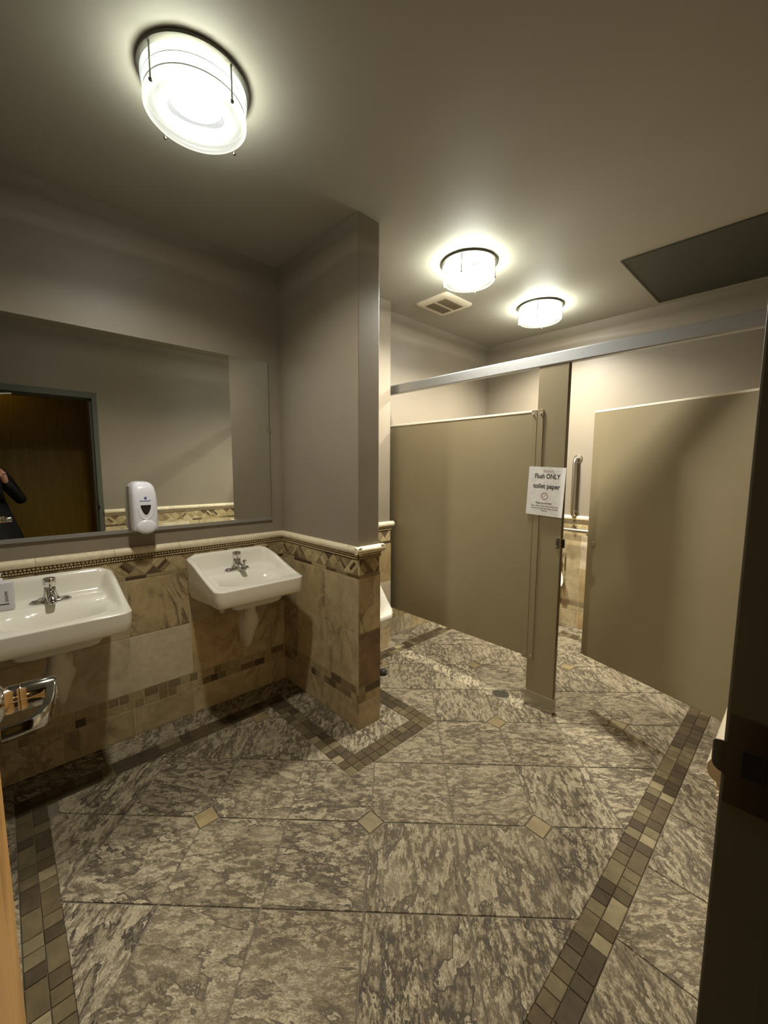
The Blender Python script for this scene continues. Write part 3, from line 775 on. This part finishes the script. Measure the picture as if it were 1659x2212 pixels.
# sign on the pilaster
SU = Vector((math.cos(math.radians(-2.5)), 0, math.sin(math.radians(-2.5)))); SV = Vector((-SU.z, 0, SU.x))
sg = thing('paper_sign', 'crinkled white paper sign reading Flush ONLY toilet paper, taped to the stall pilaster', 'sign', (1.366, YS-.0232, 1.316))
mb = MB(); NX, NZ = 14, 18
rs = random.Random(3); hh = [[rs.uniform(0, 1) for _ in range(NX+1)] for _ in range(NZ+1)]
pv = lambda u, v, h: SU*u+SV*v+Vector((0, -1, 0))*h
for lay in (0, 1):
    for j in range(NZ+1):
        for i in range(NX+1):
            u = (i/NX-.5)*.216; v = (j/NZ-.5)*.279
            h = .0006+.0012*hh[j][i]*(.25 if 1 < i < NX-1 else 1)*.5+(.004*max(0, (i/NX-.86)/.14)**2) - lay*.0004
            mb.v.append(tuple(pv(u, v, h)))
nn = (NX+1)*(NZ+1)
for j in range(NZ):
    for i in range(NX):
        a = j*(NX+1)+i; mb.f.append((a, a+1, a+NX+2, a+NX+1)); b = a+nn; mb.f.append((b, b+NX+1, b+NX+2, b+1))
for i in range(NX): mb.f.append((i, i+nn, i+1+nn, i+1)); a = NZ*(NX+1)+i; mb.f.append((a, a+1, a+1+nn, a+nn))
for j in range(NZ):
    a = j*(NX+1); mb.f.append((a, a+NX+1, a+NX+1+nn, a+nn)); a += NX; mb.f.append((a, a+nn, a+NX+1+nn, a+NX+1))
mb.build('sheet', 'paper', sg, smooth=True, angle=60)
SN = Vector((0, -1, 0))
def sign_text(body, cap, v, width, bold, u=0.0):
    me = text_mesh(body, cap/.69, 1.0, bold); xs = [p.co.x for p in me.vertices]; k = width/(max(xs)-min(xs)); c = (max(xs)+min(xs))/2
    for p in me.vertices: p.co.x = (p.co.x-c)*k
    put_text('lettering', me, 'ink_black', sg, pv(u, v, .00085), SU, SV, SN)
sign_text('Flush ONLY', .0262, .075, .146, .0006, .004)
sign_text('toilet paper', .0262, .0185, .157, .0006, .003)
sign_text('Please do not flush:', .0085, -.0705, .094, .0002, -.004)
sign_text('Tissues, Wipes, Sanitary Products, Cotton Swabs,', .006, -.0865, .166, .0, .003)
sign_text('Dental Floss, Cleaning Products, Wipes, and Garbage', .006, -.1, .162, .0, .003)
sign_text('Thank you!', .006, -.1125, .037, .0, .0)
rg = MB(); Ls = []
for k in range(41):
    a = 2*math.pi*k/40; Ls.append([pv(-.004+r*math.cos(a), -.026+r*math.sin(a), h) for r, h in ((.0198, .0011), (.0168, .0011), (.0168, .0006), (.0198, .0006))])
rg.loops(Ls, True); c45 = math.sqrt(.5)
q = [pv(-.004+(-.0175*c45+e*c45), -.026+(-.0175*c45-e*c45), .0011) for e in (-.0011, .0011)]+[pv(-.004+(.0175*c45+e*c45), -.026+(.0175*c45-e*c45), .0011) for e in (.0011, -.0011)]
rg.v += [tuple(p) for p in q]; n = len(rg.v); rg.f.append((n-4, n-3, n-2, n-1))
rg.build('prohibition_mark', 'ink_red', sg)
mb = MB(); mb.loops([[pv(-.03, .130, .0025), pv(.03, .128, .0025), pv(.03, .14, .0022), pv(-.03, .14, .0022)], [pv(-.03, .130, .0028), pv(.03, .128, .0028), pv(.03, .14, .0025), pv(-.03, .14, .0025)]], True, True, True); mb.build('tape', 'tape', sg)

# ------------------------------------------------------------------ grab bars on the back wall
def grab(pts, label, ends):
    t = thing('grab_bar', label, 'grab bar', (0, 0, 0), 0, 'steel grab bars on the stall wall')
    MB().tube(pts, .0175, 18).build('tube', 'steel_satin', t, smooth=True, angle=60)
    for (x, z) in ends:
        MB().lathe([(0, -.0005), (.038, -.0005), (.039, -.004), (.034, -.010), (.02, -.012), (.0, -.012)], (x, YB-.0085 if z < 1 else YB, z), 28, axis='y', cap0=False, cap1=False).build('flange', 'steel_satin', t, smooth=True)
    return t
def arcpts(x, z0, z1, yw, off, vertical=True):
    r = .035; P = []
    yo = yw-off
    if vertical:
        P = [(x, yw-.004, z1)]+[(x, yo+r-r*math.sin(a), z1-r+r*math.cos(a)) for a in [k*math.pi/2/6 for k in range(7)]]
        P += [(x, yo+r-r*math.cos(a), z0+r-r*math.sin(a)) for a in [k*math.pi/2/6 for k in range(7)]]+[(x, yw-.004, z0)]
    return P
grab(arcpts(.962, 1.035, 1.535, YB, .07), 'vertical steel grab bar on the stall wall', [(.962, 1.535), (.962, 1.0365)])
def hpts(x0, x1, z, yw, off):
    r = .035; yo = yw-off
    P = [(x0, yw-.013, z)]+[(x0+r-r*math.cos(a), yo+r-r*math.sin(a), z) for a in [k*math.pi/12 for k in range(7)]]
    P += [(x1-r+r*math.sin(a), yo+r-r*math.cos(a), z) for a in [k*math.pi/12 for k in range(7)]]+[(x1, yw-.013, z)]
    return P
grab(hpts(.30, 1.30, .905, YB, .075), 'horizontal steel grab bar below the wainscot cap in the stall', [(.30, .905), (1.30, .905)])

# toilet paper
tp = thing('toilet_paper', 'white toilet paper sheet hanging from its holder in the stall, beside the pilaster', 'toilet paper', (.827, YB-.085, .66))
MB().lathe([(.02, -.052), (.052, -.052), (.052, .052), (.02, .052)], seg=36, axis='x', ring=True).build('roll', 'paper_roll', tp, smooth=True)
mb = MB(); Ls = []
for k in range(9):
    z = .0-.235*k/8; d = -.0525-.006*math.sin(k*.9)-.0008*k
    x1 = .052+.078*(k/8) - (.0 if k < 8 else .02); x0 = -.05+.02*(k/8)**2
    Ls.append([(x0, d, z), (x1, d-.004*math.sin(k), z - (.0 if k < 7 else .012*(k-6))), (x1, d-.0008-.004*math.sin(k), z-(.0 if k < 7 else .012*(k-6))), (x0, d-.0008, z)])
mb.loops(Ls, True, True, True).build('hanging_sheet', 'paper_roll', tp, smooth=True, angle=50)
MB().tube([(-.075, .0, 0), (.075, 0, 0)], .012, 12).cbox((-.08, -.02, -.02), (-.065, .0765, .02), .003).cbox((.065, -.02, -.02), (.08, .0765, .02), .003).build('holder', 'chrome', tp, smooth=True)

# ------------------------------------------------------------------ urinal
ur = thing('urinal', 'white porcelain urinal peeking out behind the tiled pillar', 'urinal', (.0085, 2.075, 0))
def uloop(z_front, z_back, hw, d, rf, n=40):
    pts = []
    o = rrect(hw, 0, d, .012, rf, 64)
    return [(x, s, z_back+(z_front-z_back)*(x/d)**1.0) for x, s in o]
outer = [uloop(.24, .20, .10, .14, .05), uloop(.255, .215, .155, .27, .06), uloop(.30, .27, .180, .365, .05), uloop(.365, .60, .185, .392, .035), uloop(.392, .86, .184, .394, .032), uloop(.402, .90, .178, .386, .03),
         uloop(.400, .89, .150, .356, .03), uloop(.385, .84, .142, .345, .05), uloop(.33, .60, .12, .28, .06), uloop(.30, .42, .05, .20, .04)]
MB().loops(outer, True, True, True).build('bowl', 'porcelain', ur, smooth=True, angle=60)
Ls = []
for z, hw, d in ((.62, .184, .17), (.86, .184, .12), (1.02, .17, .095), (1.06, .15, .085), (1.075, .12, .06)):
    Ls.append([(x, s, z) for x, s in rrect(hw, 0, d, .01, .03, 48)])
MB().loops(Ls, True, True, True).build('back_shield', 'porcelain', ur, smooth=True, angle=50)
MB().tube([(.05, 0, 1.07), (.05, 0, 1.2)], .016, 14).lathe([(0, 1.2), (.03, 1.2), (.034, 1.21), (.034, 1.27), (.028, 1.285), (0, 1.29)], (.05, 0, 0), 24, cap0=False, cap1=False).tube([(.05, 0, 1.24), (.14, 0, 1.235)], .008, 10).tube([(.05, 0, 1.24), (-.004, 0, 1.24)], .014, 12).build('flush_valve', 'chrome', ur, smooth=True)
st = MB().lathe([(0, .0), (.026, .0), (.028, .006), (.027, .02), (.02, .033), (.008, .038), (0, .0385)], (.437, 2.115, .0003), 24, cap0=False, cap1=False).build('floor_stopper', 'rubber_dark', None, smooth=True)
tag(st, 'small dark rounded object on the floor just behind the pillar', 'stopper')

# ------------------------------------------------------------------ floor drain
dr = thing('floor_drain', 'round dark metal floor drain under the stall panel', 'drain', (1.138, 2.497, 0))
MB().lathe([(.044, .0004), (.054, .0004), (.054, .002), (.052, .003), (.046, .003), (.044, .002)], seg=40, ring=True).build('rim', 'drain_metal', dr, smooth=True)
MB().lathe([(0, .0003), (.0445, .0003), (.0445, .0007), (0, .0007)], seg=40, cap0=False, cap1=False).build('dark_well', 'hole_black', dr)
g = MB()
for k in range(-3, 4):
    x = k*.0118; l = math.sqrt(max(0, .0445**2-x*x)); g.box((x-.0026, -l, .0008), (x+.0026, l, .0025))
for k in range(-2, 3):
    y = k*.016; l = math.sqrt(max(0, .0445**2-y*y)); g.box((-l, y-.0018, .0008), (l, y+.0018, .0024))
g.build('grate', 'drain_metal', dr, fix=False)

# ------------------------------------------------------------------ ceiling vent and hatch
ve = thing('ceiling_vent', 'square off-white exhaust fan grille on the ceiling', 'vent', (.385, 2.785, H))
def rr2(hx, hy, r, z, n=48): return [(d-hx, s, z) for d, s in rrect(hy, 0, 2*hx, r, r, n)]
MB().loops([rr2(.150, .162, .02, -.001), rr2(.150, .162, .02, -.008), rr2(.138, .150, .02, -.018), rr2(.105, .118, .012, -.021)], True, True, True).build('cover_plate', 'vent_white', ve, smooth=True, angle=40)
for sx in (-1, 1):
    cx = sx*.054
    gq = MB().box((cx-.043, -.107, -.0216), (cx+.043, .107, -.0205)).build('grille_back', 'vent_mesh', ve)
    sl = MB()
    for k in range(17):
        y = -.1+.2*k/16; sl.box((cx-.043, y-.0022, -.0245), (cx+.043, y+.0022, -.0214))
    sl.build('grille_slats', 'vent_mesh', ve, fix=False, kind='stuff')
ha = thing('ceiling_hatch', 'dark grey rectangular access panel on the ceiling at right', 'hatch', (1.915, 3.475, H))
MB().cbox((-.39, -.425, -.007), (.39, .425, -.001), .001).build('panel', 'hatch_grey', ha)
fr = MB()
for a, b in (((-.40, -.435), (.40, -.425)), ((-.40, .425), (.40, .435)), ((-.40, -.425), (-.39, .425)), ((.39, -.425), (.40, .425))): fr.box((a[0], a[1], -.009), (b[0], b[1], -.0005))
fr.build('panel_frame', 'hatch_grey', ha, fix=False)

# ------------------------------------------------------------------ entrance doorway
df = MB()
df.cbox((XR-.008, DJ1, -.003), (XR+.152, DJ1+.042, DZ+.055), .003).cbox((XR-.008, DJ0-.042, -.003), (XR+.152, DJ0, DZ+.055), .003).cbox((XR-.008, DJ0, DZ), (XR+.152, DJ1, DZ+.055), .003)
df.box((XR+.05, DJ1-.014, -.003), (XR+.152, DJ1+.001, DZ)).box((XR+.05, DJ0, DZ-.014), (XR+.152, DJ1, DZ+.001))
dfo = df.build('trim_1', 'frame_paint', fix=False); struct(dfo, 'grey-green metal door frame of the entrance, seen in the mirror and at the right edge', 'door frame')
sp = MB().cbox((XR-.004, DJ1-.0025, .995), (XR+.045, DJ1+.001, 1.12), .0008)
Ls = []
for k in range(9):
    a = math.pi/2*k/8; Ls.append([(XR-.004-.016*math.sin(a), DJ1-.0015+.010*(1-math.cos(a))+dz*0, z) for z, dz in ((1.0575-.0225*math.sqrt(1-.9*(k/8)**2), 0), (1.0575+.0225*math.sqrt(1-.9*(k/8)**2), 0))]+[(XR-.004-.016*math.sin(a), DJ1+.0005+.010*(1-math.cos(a)), z) for z in (1.0575+.0225*math.sqrt(1-.9*(k/8)**2), 1.0575-.0225*math.sqrt(1-.9*(k/8)**2))])
sp.loops(Ls, True, True, True); simple('bronze_dark', (46, 40, 30), .5, metal=.4)
sp.build('strike_plate', 'bronze_dark', dfo, smooth=True, angle=40)
MB().cbox((XR+.012, DJ1-.0035, 1.04), (XR+.036, DJ1-.0022, 1.078), .0005).build('strike_hole', 'hole_black', dfo)
# door leaf, open into the room, hinged beside the front wall
d1 = MB().cbox((1.475, .166, .012), (2.352, .2075, 2.045), .002).build('door_1', 'wood_maple'); struct(d1, 'maple wood entrance door standing open at the left edge with a lever handle', 'door')
lx, ly, lz = 1.552, .2075, 1.068
MB().lathe([(0, 0), (.032, 0), (.033, .004), (.030, .010), (.021, .016), (.0225, .022), (.0215, .030), (.0218, .0335)], (lx, ly, lz), 36, axis='y', cap0=False, cap1=True).build('handle_rose', 'chrome', d1, smooth=True, label='chrome lever rose and neck')
lev = MB().lathe([(0, .035), (.0218, .035), (.0222, .037), (.0205, .078), (.019, .081), (0, .0815)], (lx, ly, lz), 36, axis='y', cap0=False, cap1=False)
path = [(1.537, .2815), (1.56, .2812), (1.60, .277), (1.632, .270), (1.648, .262), (1.656, .250), (1.659, .236), (1.660, .2185)]; Ls = []
for k, (px, py) in enumerate(path):
    a, b = path[max(k-1, 0)], path[min(k+1, len(path)-1)]; dx, dy = b[0]-a[0], b[1]-a[1]; l = math.hypot(dx, dy); nx, ny = -dy/l, dx/l
    hw_, hh_ = (.0075, .0165) if k < 2 else ((.0065, .0125) if k < 5 else (.005, .009))
    Ls.append([(px+nx*hw_*c, py+ny*hw_*c, lz+hh_*e) for c, e in ((1, .75), (.7, 1), (-.7, 1), (-1, .75), (-1, -.75), (-.7, -1), (.7, -1), (1, -.75))])
lev.loops(Ls, True, True, True); lev.build('handle_lever', 'chrome', d1, smooth=True, angle=35, label='chrome lever curving back to the door')
MB().lathe([(0, 0), (.032, 0), (.033, -.004), (.030, -.010), (.014, -.016), (.0125, -.05)], (lx, .166, lz), 28, axis='y', cap0=False, cap1=True).cbox((lx-.012, .108, lz-.012), (lx+.10, .122, lz+.012), .004).build('rear_lever', 'chrome', d1, smooth=True)
MB().cbox((1.473, .172, lz-.06), (1.4756, .202, lz+.06), .0005).build('latch_plate', 'chrome_dark', d1)
MB().cbox((2.05, .2075, 1.965), (2.27, .255, 2.015), .004).build('closer_body', 'steel_satin', d1)
MB().tube([(2.16, .232, 2.02), (2.20, .36, 2.045), (2.35, .34, 2.06)], .008, 8).build('closer_arm', 'steel_satin', d1, smooth=True)
for z in (.25, 1.05, 1.85): MB().lathe([(0, z-.05), (.006, z-.05), (.006, z+.05), (0, z+.05)], (2.354, .210, 0), 12, cap0=False, cap1=False).build('hinge', 'steel_satin', d1, smooth=True)

# ------------------------------------------------------------------ hall behind the camera (seen in the mirror)
hx0, hx1, hy0, hy1 = XR+.14, 3.62, -1.0, 2.0
struct(MB().box((XR+.02, hy0, -.1), (hx1, hy1, -.004)).build('floor_hall', 'hall_floor'), 'dark floor of the hallway outside the doorway', 'floor')
struct(MB().box((hx0, hy0, H-.15), (hx1, hy1, H)).build('ceiling_hall', 'hall_paint'), 'ceiling of the dim hallway outside the doorway', 'ceiling')
struct(MB().box((hx1, hy0, -.1), (hx1+.1, hy1, H)).build('wall_hall', 'wood_brown'), 'brown wood wall of the hallway, reflected in the mirror', 'wall')
struct(MB().box((XR+.02, hy0-.1, -.1), (hx1+.1, hy0, H)).box((XR+.02, hy1, -.1), (hx1+.1, hy1+.1, H)).build('wall_hall_end', 'hall_paint', fix=False), 'end walls of the dim hallway', 'wall')
struct(MB().cbox((hx1-.012, 1.075, 0), (hx1, 1.10, 2.3), .002).build('trim_2', 'trim_light'), 'thin light vertical trim on the brown hallway wall', 'trim')
hl = thing('hall_light', 'warm ceiling light in the hallway outside the frame', 'lamp', (3.42, .12, H-.15))
MB().lathe([(0, 0), (.12, 0), (.12, -.02), (.1, -.05), (0, -.06)], seg=32, cap0=False, cap1=False).build('shade', 'hall_diffuser', hl, smooth=True)
ld = bpy.data.lights.new('hall_bulb', 'POINT'); ld.energy = HALL_W; ld.color = (1, .72, .34); ld.shadow_soft_size = .08
lo = bpy.data.objects.new('hall_bulb', ld); COL.objects.link(lo); lo.parent = hl; lo.location = (0, 0, -.15)

# ------------------------------------------------------------------ the photographer, seen in the mirror
def skin_obj(name, verts, edges, radii, mat, parent, root=0, sub=2):
    me = bpy.data.meshes.new(name); me.from_pydata([tuple(v) for v in verts], edges, []); me.update()
    o = obj(name, me, mat, parent)
    sk = o.modifiers.new('skin', 'SKIN')
    if not me.skin_vertices: me.skin_vertices.new(name='skin')
    for i, r in enumerate(radii):
        rr = r if isinstance(r, tuple) else (r, r)
        me.skin_vertices[0].data[i].radius = rr; me.skin_vertices[0].data[i].use_root = (i == root)
    sk.use_smooth_shade = True
    sb = o.modifiers.new('sub', 'SUBSURF'); sb.levels = sub; sb.render_levels = sub
    return o
pf = Vector((-.80, .60, 0)); pr = Vector((.60, .80, 0))      # facing, right-hand side
pc = Vector((2.90, .10, 0))
person = thing('person', 'person in dark clothes holding up a phone, reflected at the left edge of the mirror', 'person', (0, 0, 0))
def P(f, r, z): return pc+pf*f+pr*r+Vector((0, 0, z))
ph = CAM - f_*.022
hR = Vector((ph.x+.045, ph.y+.030, 1.385)); hL = Vector((ph.x+.02, ph.y-.055, 1.385))
V = [P(0, 0, .95), P(0, 0, 1.12), P(0, 0, 1.30), P(-.01, 0, 1.43), P(.0, 0, 1.50), P(.02, 0, 1.58), P(.025, 0, 1.66), P(.01, 0, 1.74),
     P(-.01, .17, 1.40), P(.08, .31, 1.10), hR+Vector((.075, .03, -.085)),
     P(-.01, -.17, 1.40), P(.12, -.17, 1.13), hL+Vector((.10, -.012, -.10)),
     P(0, .10, .88), P(.01, .11, .50), P(-.01, .11, .09), P(.13, .12, .04),
     P(0, -.10, .88), P(.01, -.11, .50), P(-.01, -.11, .09), P(.13, -.12, .04)]
E_ = [(0, 1), (1, 2), (2, 3), (3, 4), (4, 5), (5, 6), (6, 7), (3, 8), (8, 9), (9, 10), (3, 11), (11, 12), (12, 13), (0, 14), (14, 15), (15, 16), (16, 17), (0, 18), (18, 19), (19, 20), (20, 21)]
Rr = [(.15, .12), (.14, .11), (.15, .12), .09, .058, .075, .088, .06, .075, .05, .036, .075, .05, .036, .095, .062, .045, .035, .095, .062, .045, .035]
skin_obj('body', V, E_, Rr, 'cloth_black', person)
for name, hnd, s in (('hand', hR, 1), ('hand', hL, -1)):
    wr = hnd+Vector((.075, .025*s-.0, -.085)); palm = hnd+Vector((.03, .012*s, -.02)); kn = hnd+Vector((.012, .006*s, .012))
    v = [wr, palm, kn]; e = [(0, 1), (1, 2)]; r = [.024, .03, .02]
    for k in range(4):
        b = len(v); up = .028-.02*k
        v += [kn+Vector((.0, 0, up*.6)), kn+Vector((-.012, -.012*s, up)), kn+Vector((-.006, -.04*s-.004*(1-abs(k-1.5)), up+.004))]
        e += [(2, b), (b, b+1), (b+1, b+2)]; r += [.009, .0085, .0075]
    b = len(v); v += [palm+Vector((.008, -.02*s, .022)), palm+Vector((-.002, -.042*s, .042))]; e += [(1, b), (b, b+1)]; r += [.010, .008]
    skin_obj(name, v, e, r, 'skin', person)
ck = MB(); Ls = []
for z, rr_, rf_ in ((1.30, .17, .12), (1.12, .19, .14), (.95, .25, .17), (.75, .32, .2), (.55, .36, .23), (.53, .34, .21)):
    Ls.append([P(rf_*math.cos(a), rr_*math.sin(a), z) for a in [2*math.pi*i/28 for i in range(28)]])
ck.loops(Ls, True, True, True).build('coat', 'cloth_black', person, smooth=True, angle=60)
head_c = P(.03, 0, 1.635)
hd = MB(); Ls = []
for k in range(15):
    a = -math.pi/2+math.pi*k/14; z = .118*math.sin(a); rad = math.cos(a)
    Ls.append([head_c+pf*(.098*rad*math.cos(b)*(1.0+(.10 if abs(b) < .3 and -.05 < z < .01 else 0)))+pr*(.078*rad*math.sin(b)*(1-.12*(z < -.05)))+Vector((0, 0, z)) for b in [2*math.pi*i/32-math.pi for i in range(32)]])
hd.loops(Ls, True, True, True); face = hd.build('head', 'skin', person, smooth=True, angle=0)
for s in (-1, 1):
    MB().lathe([(0, -.010), (.007, -.007), (.010, 0), (.007, .007), (0, .010)], tuple(head_c+pf*.088+pr*(.032*s)+Vector((0, 0, .012))), 12, cap0=False, cap1=False).build('eye', 'hair', face, smooth=True)
    MB().lathe([(0, -.03), (.010, -.022), (.014, 0), (.012, .02), (0, .03)], tuple(head_c+pr*(.080*s)), 10, cap0=False, cap1=False).build('ear', 'skin', face, smooth=True)
MB().tube([head_c+pf*.090+pr*x+Vector((0, 0, -.062)) for x in (-.024, 0, .024)], .005, 8).build('mouth', 'skin', face, smooth=True)
hr = MB(); Ls = []
for k in range(9):
    a = -.15+(math.pi/2+.15)*k/8; z = .130*math.sin(a); rad = math.cos(a)
    Ls.append([head_c-pf*.012+pf*(.102*rad*math.cos(b))+pr*(.088*rad*math.sin(b))+Vector((0, 0, z+.012*(math.cos(b) > 0)*(k < 3)*math.cos(b)*4)) for b in [2*math.pi*i/28 for i in range(28)]])
hr.loops(Ls, True, True, True).build('hair', 'hair', face, smooth=True)
phn = MB().cbox((-.036, -.073, -.008), (.036, .073, 0), .003).build('phone', 'dark_window', None, smooth=True)
phn.matrix_world = Matrix(((r_.x, u_.x, -f_.x, ph.x), (r_.y, u_.y, -f_.y, ph.y), (r_.z, u_.z, -f_.z, ph.z), (0, 0, 0, 1))) @ Matrix.Translation((0, -.055, .014))
tag(phn, 'dark phone held up by the person reflected in the mirror', 'phone')
del MATS['shoe']
